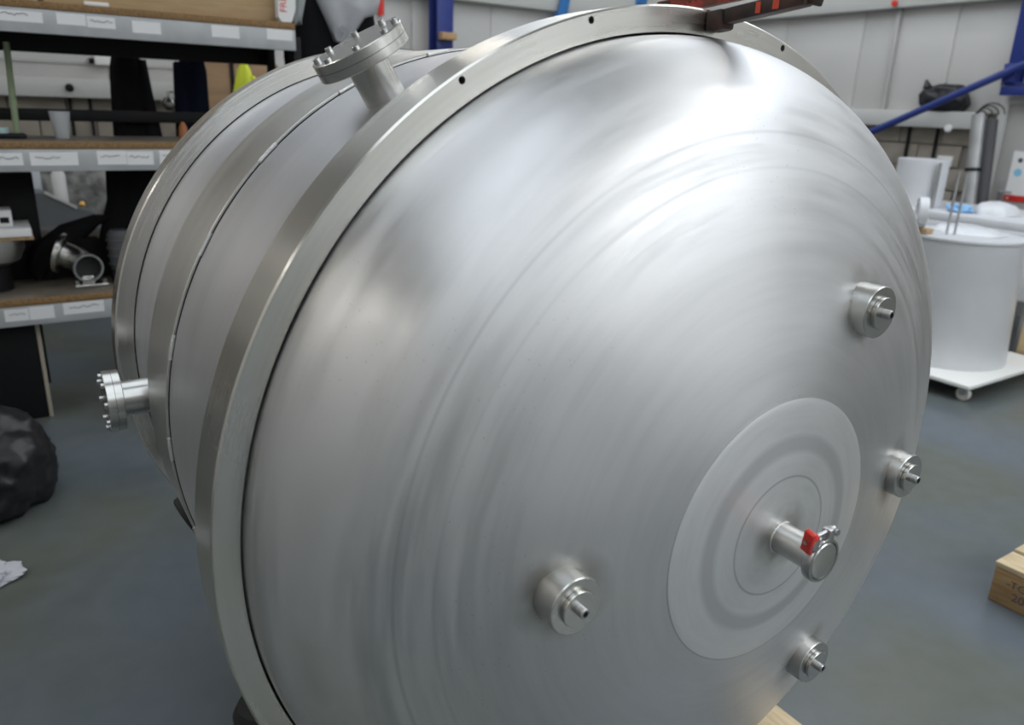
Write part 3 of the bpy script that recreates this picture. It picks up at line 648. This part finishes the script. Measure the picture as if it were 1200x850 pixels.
# below the rack and on the floor
t = thing('black_crate', (-1.15, 4.87, 0), 'black crate with a pale edge on the floor under the rack', 'crate')
MB().box((-1.6, 4.72, 0), (-.955, 5.12, .53), .006).build('crate_body', M_black, t)
MB().box((-.954, 4.715, 0), (-.935, 4.735, .53), .002).build('edge_strip', mat('pale_edge', (.42, .38, .30), .6), t)
MB().box((-.93, 4.95, .12), (-.916, 4.99, .53)).build('back_strip', M_black, t)
def blob(c, r, seed, sx=1, sy=1, sz=1, amp=.22):
    bm = bmesh.new(); bmesh.ops.create_icosphere(bm, subdivisions=5, radius=1)
    for v in bm.verts:
        d = v.co.normalized()
        n_ = noise.fractal(d*1.7+Vector((seed, 0, 0)), 1.0, 2.0, 4)*amp + amp*.35*abs(noise.noise(d*5+Vector((0, seed, 0))))
        p = d*(1+n_); p = Vector((p.x*sx*r, p.y*sy*r, p.z*sz*r)); p.z = max(p.z, -sz*r*.62); v.co = p+Vector(c)
    bm.verts.index_update(); m_ = MB().add([v.co.copy() for v in bm.verts], [tuple(v.index for v in f.verts) for f in bm.faces]); bm.free()
    return m_
def settle(ob, z):
    zz = min((v.co.z for v in ob.data.vertices))
    ob.location.z += z-(ob.location.z+zz)
t = thing('bin_bag', (-1.28, 3.75, 0), 'full black bin bag on the floor before the rack', 'bin bag')
b_ = blob((-1.27, 3.76, .19), .30, 3.1, 1.0, .95, .85, .16).build('bag_body', M_bin, t, 60); b_.location.z += -min(v.co.z for v in b_.data.vertices)
MB().loft([(-1.33, 3.86, .36, .06, .055), (-1.33, 3.88, .42, .03, .03), (-1.32, 3.89, .47, .07, .05)], 24, .15, 5, .4).build('tied_neck', M_bin, t, 60)
t = thing('grey_rag', (-1.25, 3.08, 0), 'crumpled pale grey rag lying on the floor', 'rag')
b_ = blob((-1.285, 3.10, .03), .12, 8.4, 1.0, .8, .22, .4).build('rag_body', mat('rag_grey', (.50, .50, .54), .9), t, 60); b_.location.z += -min(v.co.z for v in b_.data.vertices)

# far behind the rack: bench, panel, bottle, board, vest, wall box, cables
t = thing('work_bench', (-.8, 7.35, 0), 'dark work bench against the back wall behind the rack', 'bench')
MB().box((-2.4, 7.05, .66), (.35, 7.75, .70), .004).build('bench_top', mat('bench_grey', (.12, .12, .12), .6), t)
for x in (-2.35, .25):
    for y in (7.1, 7.65): MB().box((x, y, 0), (x+.05, y+.05, .66)).build('leg', M_black, t, 0)
MB().box((-2.35, 7.68, .70), (.35, 7.74, 1.15), .003).build('back_panel', mat('clutter_grey', (.38, .38, .36), .7, 0, (.10, .10, .10), 9), t)
t = thing('machine_case', (-.66, 7.2, .702), 'grey sloping machine case on the far bench', 'machine')
MB().prism([(-.86, .702), (-.38, .702), (-.38, .79), (-.52, .84), (-.72, .96), (-.86, .97)], 7.1, 7.4, 'xz').build('case', mat('case_grey', (.13, .14, .145), .5), t)
beam((-.71, 7.095, .967), (-.50, 7.095, .838), .012, .022, 'edge_trim', M_sill, t)
t = thing('white_bottle', (-.585, 7.48, .702), 'white plastic bottle standing on the far bench', 'bottle')
MB().lathe([(0, 0), (.05, 0), (.052, .01), (.052, .36), (.04, .39), (0, .392)], (-.575, 7.48, .702), (0, 0, 1), 28).build('bottle_body', M_white, t)
MB().lathe([(.0, .392), (.025, .392), (.025, .42), (0, .42)], (-.575, 7.48, .702), (0, 0, 1), 20).build('bottle_cap', M_white, t)
tag(MB().box((-.79, 7.5, .702), (-.70, 7.6, 1.12), .006).build('pale_carton', mat('pale_blue_card', (.55, .58, .62), .6)), 'pale upright carton on the far bench beside the machine case', 'carton')
tag(MB().lathe([(0, 0), (.022, 0), (.024, .02), (.014, .04), (0, .042)], (-.455, 7.15, .842), (0, 0, 1), 20).build('brass_knob', mat('brass', (.7, .42, .12), .3, .9)), 'small brass knob on the grey machine case', 'knob')
t = thing('plywood_cabinet', (.75, 7.15, 0), 'brown plywood cabinet standing beyond the rack', 'cabinet')
MB().box((.50, 7.02, 0), (1.15, 7.45, 1.99), .004).build('cabinet_body', mat('plywood', (.30, .19, .10), .7, 0, (.24, .15, .08), 3, (1, 1, 6)), t)
MB().box((.745, 7.005, 0), (.775, 7.0195, 1.99)).build('dark_strip', M_black, t, 0)
tag(MB().box((.52, 7.04, 1.992), (.62, 7.2, 2.06), .006).build('yellow_case', mat('yellow_plastic', (.65, .58, .08), .5)), 'yellow case on top of the plywood cabinet', 'case')
tag(MB().box((.64, 7.04, 1.992), (.86, 7.22, 2.05), .006).build('pale_case', mat('pale_blue_case', (.55, .60, .70), .5)), 'pale blue case on top of the plywood cabinet', 'case')
t = thing('hi_vis_vest', (.62, 6.0, 1.45), 'bright yellow hi-vis vest hanging from a post beyond the rack', 'vest')
MB().loft([(.57, 6.0, 1.45, .10, .03), (.575, 6.0, 1.65, .095, .035), (.58, 6.0, 1.8, .07, .035), (.585, 6.0, 1.9, .045, .03), (.59, 6.0, 1.95, .02, .015)], 28, .08, 5, .6).build('vest_body', M_hivis, t, 60)
MB().loft([(.66, 6.0, 1.78, .03, .02), (.655, 6.0, 1.83, .035, .02), (.63, 6.0, 1.86, .025, .02)], 18, .08, 4, .2).build('vest_flap', M_hivis, t, 60)
t = thing('garment_post', (.62, 6.05, 0), 'slim black post carrying the hi-vis vest', 'post')
MB().cyl((.62, 6.06, 0), (.62, 6.06, 2.0), .02, 16).build('post', M_black, t)
MB().box((.45, 5.9, 0), (.79, 6.22, .03), .004).build('foot', M_black, t)
MB().cyl((.62, 6.06, 1.955), (.59, 5.985, 1.965), .006, 10).build('peg', M_black, t)
t = thing('wall_box', (-.07, 8.1, 1.94), 'small white electrical box on the back wall', 'wall box')
MB().box((-.13, 8.09, 1.945), (.0, 8.162, 2.02), .006).build('box_body', M_white, t)
MB().box((-.17, 8.10, 1.955), (-.132, 8.162, 2.0), .004).build('gland', M_black, t)
tag(MB().lathe([(0, 0), (.03, .0), (.034, .02), (.02, .035), (0, .04)], (-.36, 8.04, 1.745), (0, -1, 0), 20).build('wall_plug', M_black), 'small dark plug fixed to the sill behind the rack', 'plug')
for i, (x, y0_, y1_) in enumerate(((-.363, 8.17, 0), (-.205, 8.17, 0))):
    c = MB().tube([(x, 8.155, 1.66), (x+.004, 8.155, 1.4), (x-.004, 8.155, 1.0), (x, 8.155, .72)], .014, 10).build('wall_cable', M_black)
    tag(c, ('thick dark cable dropping from the sill directly under the dark plug', 'thick dark cable dropping from the sill beside the black coat')[i], 'cable', 'cables below the back wall sill')

# ================================================================== BACK WALL, STEELWORK
def i_column(name, x, y, zb, label, rot=0, wv=.19, dv=.2, m=M_blue):
    t = thing(name, (x, y, zb), label, 'column')
    def B(a, b, nm):
        a, b = Vector(a), Vector(b)
        if rot: a, b = Vector((a.y, a.x, a.z)), Vector((b.y, b.x, b.z))
        lo = Vector((min(a.x, b.x), min(a.y, b.y), min(a.z, b.z))); hi = Vector((max(a.x, b.x), max(a.y, b.y), max(a.z, b.z)))
        MB().box(lo+Vector((x, y, 0)), hi+Vector((x, y, 0)), .002).build(nm, m, t)
    B((-wv/2, -dv/2, zb), (wv/2, -dv/2+.014, 4.95), 'column_flange'); B((-wv/2, dv/2-.014, zb), (wv/2, dv/2, 4.95), 'column_flange')
    B((-.006, -dv/2+.014, zb), (.006, dv/2-.014, 4.95), 'web'); B((-wv/2-.03, -dv/2-.0, zb-.02 if zb > .1 else 0), (wv/2+.03, dv/2, zb+.004 if zb > .1 else .02), 'end_plate')
    return t
i_column('steel_column', 3.186, 7.90, 0, 'dark blue steel column against the white back wall')
t = tag(MB().box((3.10, 7.70, 2.36), (3.27, 7.795, 2.43), .004).build('timber_packer', M_wood), 'small timber packer fixed to the dark blue column', 'timber')
for xb, xt, zb, lb in ((4.84, 5.0, 2.72, 'light blue flat brace high on the back wall'), (6.07, 6.25, 2.98, 'light blue flat brace near the corner of the hall')):
    q_ = beam((xb, 8.0, zb), (xt, 8.0, zb+.9), .02, .13, 'flat_brace', M_lblue, None, .002)
    tag(q_, lb, 'brace')
    tag(MB().box((xb-.06, 8.01+.0, zb-.05), (xb+.09, 8.06, zb+.06), .003).build('brace_bracket', M_lblue), lb.replace('flat brace', 'bracket under the flat brace'), 'bracket')
tag(MB().cyl((2.605, 8.13, 2.575), (2.605, 8.13, 4.9), .032, 20).build('red_pipe', M_red), 'red vertical pipe on the white back wall', 'pipe')

# ================================================================== RIGHT WALL
i_column('steel_column', 6.82, 3.76, 2.075, 'dark blue steel column beside the grey door', rot=1, wv=.11, dv=.12)
br = thing('cross_brace', (6.62, 4.3, 1.6), 'dark blue diagonal tube brace across the block wall', 'brace')
MB().cyl((6.69, 3.1, 2.481), (6.69, 5.25, 1.475), .034, 20).build('brace_tube', M_blue, br)
MB().box((6.725, 3.72, 2.08), (6.759, 3.83, 2.24), .004).build('gusset', M_blue, br)
tag(MB().box((6.74, 2.3, 1.97), (6.9, 3.83, 2.05), .004).build('blue_rail', M_blue), 'dark blue horizontal rail over the grey door', 'rail')
d1 = struct(MB().box((6.93, 2.9, 0), (6.98, 3.80, 1.90), .003).build('door_1', M_door))
for a, b, nm in (((6.90, 3.80, 0), (7.0, 3.88, 1.965), 'door_frame'), ((6.90, 2.82, 0), (7.0, 2.9, 1.965), 'door_frame'), ((6.90, 2.9, 1.90), (7.0, 3.80, 1.965), 'door_frame')):
    MB().box(a, b, .004).build(nm, M_sill, d1)
MB().box((6.915, 3.70, .98), (6.929, 3.74, 1.22), .003).build('handle_plate', M_galv, d1)
MB().tube([(6.915, 3.72, 1.12), (6.885, 3.72, 1.12), (6.885, 3.60, 1.12)], .009, 10).build('handle', M_galv, d1)
# notice on the door
nt_ = thing('safety_notice', (6.92, 3.5, 1.04), 'white notice with blue symbols and red foot strip on the door', 'notice')
MB().box((6.922, 3.30, 1.04), (6.9295, 3.672, 1.49)).build('sheet', M_white, nt_, 0)
MB().box((6.9205, 3.30, 1.04), (6.9218, 3.672, 1.095)).build('red_strip', M_red, nt_, 0)
for y, z, m in ((3.60, 1.30, mat('notice_blue', (.25, .55, .75), .6)), (3.47, 1.30, MATS['notice_blue']), (3.60, 1.41, M_ink), (3.47, 1.41, M_ink)):
    MB().lathe([(0, 0), (.036 if m is not M_ink else .022, 0)], (6.9212, y, z), (-1, 0, 0), 24).build('symbol', m, nt_)
cr = MB(); cr.box((6.9196, 3.628, 1.062), (6.9204, 3.652, 1.072)); cr.box((6.9196, 3.635, 1.055), (6.9204, 3.645, 1.079)); cr.build('white_cross', M_white, nt_, 0)
# ducts, conduit, bag on the sill
t = thing('leaning_roll', (6.6, 3.72, 0), 'grey roll of sheet with black wire loops leaning by the blue column', 'roll')
MB().cyl((6.52, 3.68, 0), (6.62, 3.90, 1.80), .062, 32, bev=.004).build('rolled_sheet', M_galv, t)
MB().cyl((6.60, 3.60, 0), (6.66, 3.80, 1.76), .05, 28, bev=.004).build('roll_shade', mat('roll_shade_grey', (.06, .06, .065), .5), t)  # added dark cylinder stands in for the roll's shadowed right half
for q_ in (.35, .72):
    c0 = Vector((6.52, 3.68, 0)).lerp(Vector((6.62, 3.90, 1.80)), q_)
    MB().lathe([(.0625, 0), (.067, 0), (.067, .03), (.0625, .03)], c0, (.10, .22, 1.80), 28, close=True).build('strap', M_black, t)
cb_ = MB()
for k in range(4):
    r0 = .05+.022*k; pts = [(6.60+.02*k, 3.88-.02*k+r0*math.cos(a), 1.79+r0*.8*math.sin(a)+.005*k) for a in [PI*j/12 for j in range(13)]]
    cb_.tube(pts, .006, 6)
cb_.build('wire_loops', M_black, t)
tag(MB().tube([(6.9, 4.02, 0), (6.9, 4.02, .7), (6.9, 4.02, 1.2), (6.92, 4.02, 1.42)], .016, 12).build('blue_hose', M_blue), 'dark blue hose running up the block wall beside the leaning roll', 'hose')
pb = blob((6.89, 4.41, 1.97), .2, 2.3, .40, 1.25, .80, .13).build('bin_bag', M_bin, None, 60); settle(pb, 1.822)
tag(pb, 'small black bin bag lying on the wall sill', 'bin bag')
MB().lathe([(.045, -.02), (.022, .03), (.012, .055), (0, .06)], (6.88, 4.60, 2.06), (0, .35, 1), 14).build('bag_corner', M_bin, pb)
t = thing('wall_conduit', (6.94, 5.08, 1.82), 'grey vertical conduit with a red cap on the cladding', 'conduit')
MB().box((6.935, 5.055, 1.822), (6.978, 5.105, 2.798), .004).build('conduit', M_seam, t)
MB().lathe([(0, 0), (.028, 0), (.03, .01), (.03, .03), (0, .034)], (6.858, 5.08, 2.84), (-1, 0, 0), 24).build('red_cap', M_red, t)
for i, y in enumerate((4.735, 4.44)):
    c = MB().tube([(6.95, y, 1.66), (6.95, y-.003, 1.2), (6.95, y-.006, .3), (6.95, y-.006, 0.0)], .017, 10).build('wall_cable', M_black)
    tag(c, ('black cable down the block wall between the conduit and the bin bag', 'black cable down the block wall directly below the bin bag')[i], 'cable', 'cables below the right wall sill')
tag(MB().lathe([(0, 0), (.03, 0), (.036, .012), (.034, .03), (0, .04)], (6.835, 4.27, 1.665), (-1, 0, 0), 24).build('wall_sensor', M_white), 'small white sensor on the lower edge of the sill', 'sensor')

# drum on a dolly
t = thing('dolly', (4.56, 2.78, 0), 'square white board dolly on castors under the wrapped drum', 'dolly')
MB().box((4.0, 2.265, .103), (5.1, 3.33, .125), .002).build('deck_board', M_board, t)
MB().box((3.999, 2.2645, .100), (5.101, 3.331, .1028)).build('deck_underside', mat('edge_grey', (.35, .38, .38), .5), t, 0)
for x in (4.08, 5.02):
    for y in (2.33, 3.25):
        f = MB().box((x-.03, y-.03, .09), (x+.03, y+.03, .0998), .002)
        for s in (-1, 1): f.box((x+s*.024-.002, y-.02, .04), (x+s*.024+.002, y+.02, .095))
        f = f.build('castor', M_galv, t)
        MB().lathe([(.008, -.016), (.040, -.016), (.045, -.01), (.045, .01), (.040, .016), (.008, .016)], (x, y, .045), (1, 0, 0), 28, close=True).build('wheel', mat('wheel_white', (.62, .60, .56), .5), f)
t = thing('wrapped_drum', (4.56, 2.78, .126), 'large white plastic-wrapped drum standing on the dolly', 'drum')
MB().lathe([(0, 0), (.418, 0), (.42, .004), (.372, .845), (.376, .855), (.37, .866), (.35, .868), (0, .872)], (4.56, 2.78, .126), (0, 0, 1), 96).build('drum_wall', M_wrap, t, 30)
MB().lathe([(.372, .846), (.384, .848), (.386, .856), (.384, .866), (.372, .868)], (4.56, 2.78, .126), (0, 0, 1), 96, close=True).build('rim_hoop', M_wrap, t)
wr_ = MB().loft([(4.66, 2.80, .996, .21, .24), (4.66, 2.82, 1.01, .19, .2), (4.68, 2.86, 1.03, .15, .15), (4.68, 2.88, 1.036, .07, .06)], 48, .03, 6, .4)
wr_.build('plastic_film', mat('film', (.72, .74, .77), .2), t, 60)
for i, (x, y, l_) in enumerate(((4.36, 2.80, 1.38), (4.405, 2.77, 1.37))):
    tag(MB().cyl((x, y, .9985), (x, y, l_+.03), .008, 12).build('threaded_rod', M_galv), 'thin steel rod standing upright on the wrapped drum lid', 'rod', 'rods on the drum lid')
t = thing('film_roll', (4.2, 2.80, .998), 'white roll of film on a brown block on the drum lid', 'roll')
MB().box((4.22, 2.86, .998), (4.30, 2.96, 1.03), .004).build('block', M_card, t)
MB().lathe([(.05, -.03), (.10, -.03), (.102, -.028), (.102, .028), (.10, .03), (.05, .03)], (4.235, 2.93, 1.135), (.6, -.8, 0), 40, close=True).build('roll', M_wrap, t)
# covered bench behind the drum
t = thing('covered_bench', (5.9, 3.5, 0), 'bench draped with white plastic sheet behind the drum', 'bench')
MB().box((5.35, 2.55, .95), (6.35, 4.15, 1.03), .02).build('sheet_top', M_wrap, t)
MB().box((5.34, 2.54, .45), (6.36, 4.16, .96), .02).build('sheet_drop', M_wrap, t)
for x in (5.4, 6.25):
    for y in (2.6, 4.05): MB().box((x, y, 0), (x+.05, y+.05, .46)).build('leg', M_galv, t, 0)
MB().loft([(5.72, 3.13, 1.03, .20, .16), (5.72, 3.14, 1.07, .19, .15), (5.72, 3.15, 1.11, .14, .11), (5.72, 3.16, 1.125, .05, .04)], 40, .05, 5, .9).build('sheet_mound', M_wrap, t, 60)
t = thing('white_cylinder', (5.62, 3.76, 1.031), 'white cylinder with a steel strip standing on the covered bench', 'cylinder')
MB().lathe([(.195, 0), (.2, .002), (.2, .385), (.198, .388), (.19, .388), (.19, 0)], (5.64, 3.78, 1.031), (0, 0, 1), 64, close=True).build('cylinder_wall', M_wrap, t)
MB().box((5.50, 3.565, 1.031), (5.545, 3.58, 1.40), .003).build('steel_strip', M_galv, t)
tag(blob((5.52, 3.34, 1.05), .07, 2.2, 1.0, 1.4, .55, .3).build('blue_bag', mat('blue_plastic', (.25, .50, .80), .35), None, 60), 'crumpled light blue plastic bag on the covered bench', 'plastic bag')
settle(bpy.data.objects['blue_bag'], 1.031)
tag(MB().box((6.955, 4.24, 1.30), (6.978, 4.40, 1.40), .004).build('wall_plate', M_white), 'small white plate fixed to the block wall', 'plate')
t = thing('cardboard_box', (5.3, 2.4, 0), 'tan cardboard box on the floor behind the drum dolly', 'box')
MB().box((5.14, 2.1, 0), (5.32+.3, 2.52, .40), .006).build('carton', mat('tan_card', (.62, .46, .26), .8), t)
MB().box((5.14, 2.28, .4002), (5.62, 2.33, .4012)).build('packing_tape', MATS['tape_brown'], t, 0)

# stencilled timber block at the right
t = thing('timber_block', (2.2, .8, 0), 'stencilled timber pallet block with two pale top boards on the floor', 'timber')
MB().box((1.925, .35, 0), (2.40, 1.095, .142), .004).build('block_body', mat('timber_side', (.40, .26, .12), .75, 0, (.30, .18, .08), 7, (1, 1, 9), bump=.15, bscale=30), t)
MB().box((1.925, .35, .143), (2.055, 1.10, .165), .004).build('top_board', M_woodtop, t)
MB().box((2.066, .35, .143), (2.40, 1.10, .172), .004).build('top_board', M_woodtop, t)
mx = Matrix.Rotation(-PI/2, 4, 'Z') @ Matrix.Rotation(PI/2, 4, 'X')
text_mesh('-TCO', .042, .0004, 'stencil', M_ink, t, Matrix.Translation((1.9245, .995, .098)) @ mx)
text_mesh('205', .046, .0004, 'stencil', M_ink, t, Matrix.Translation((1.9245, .985, .052)) @ mx)
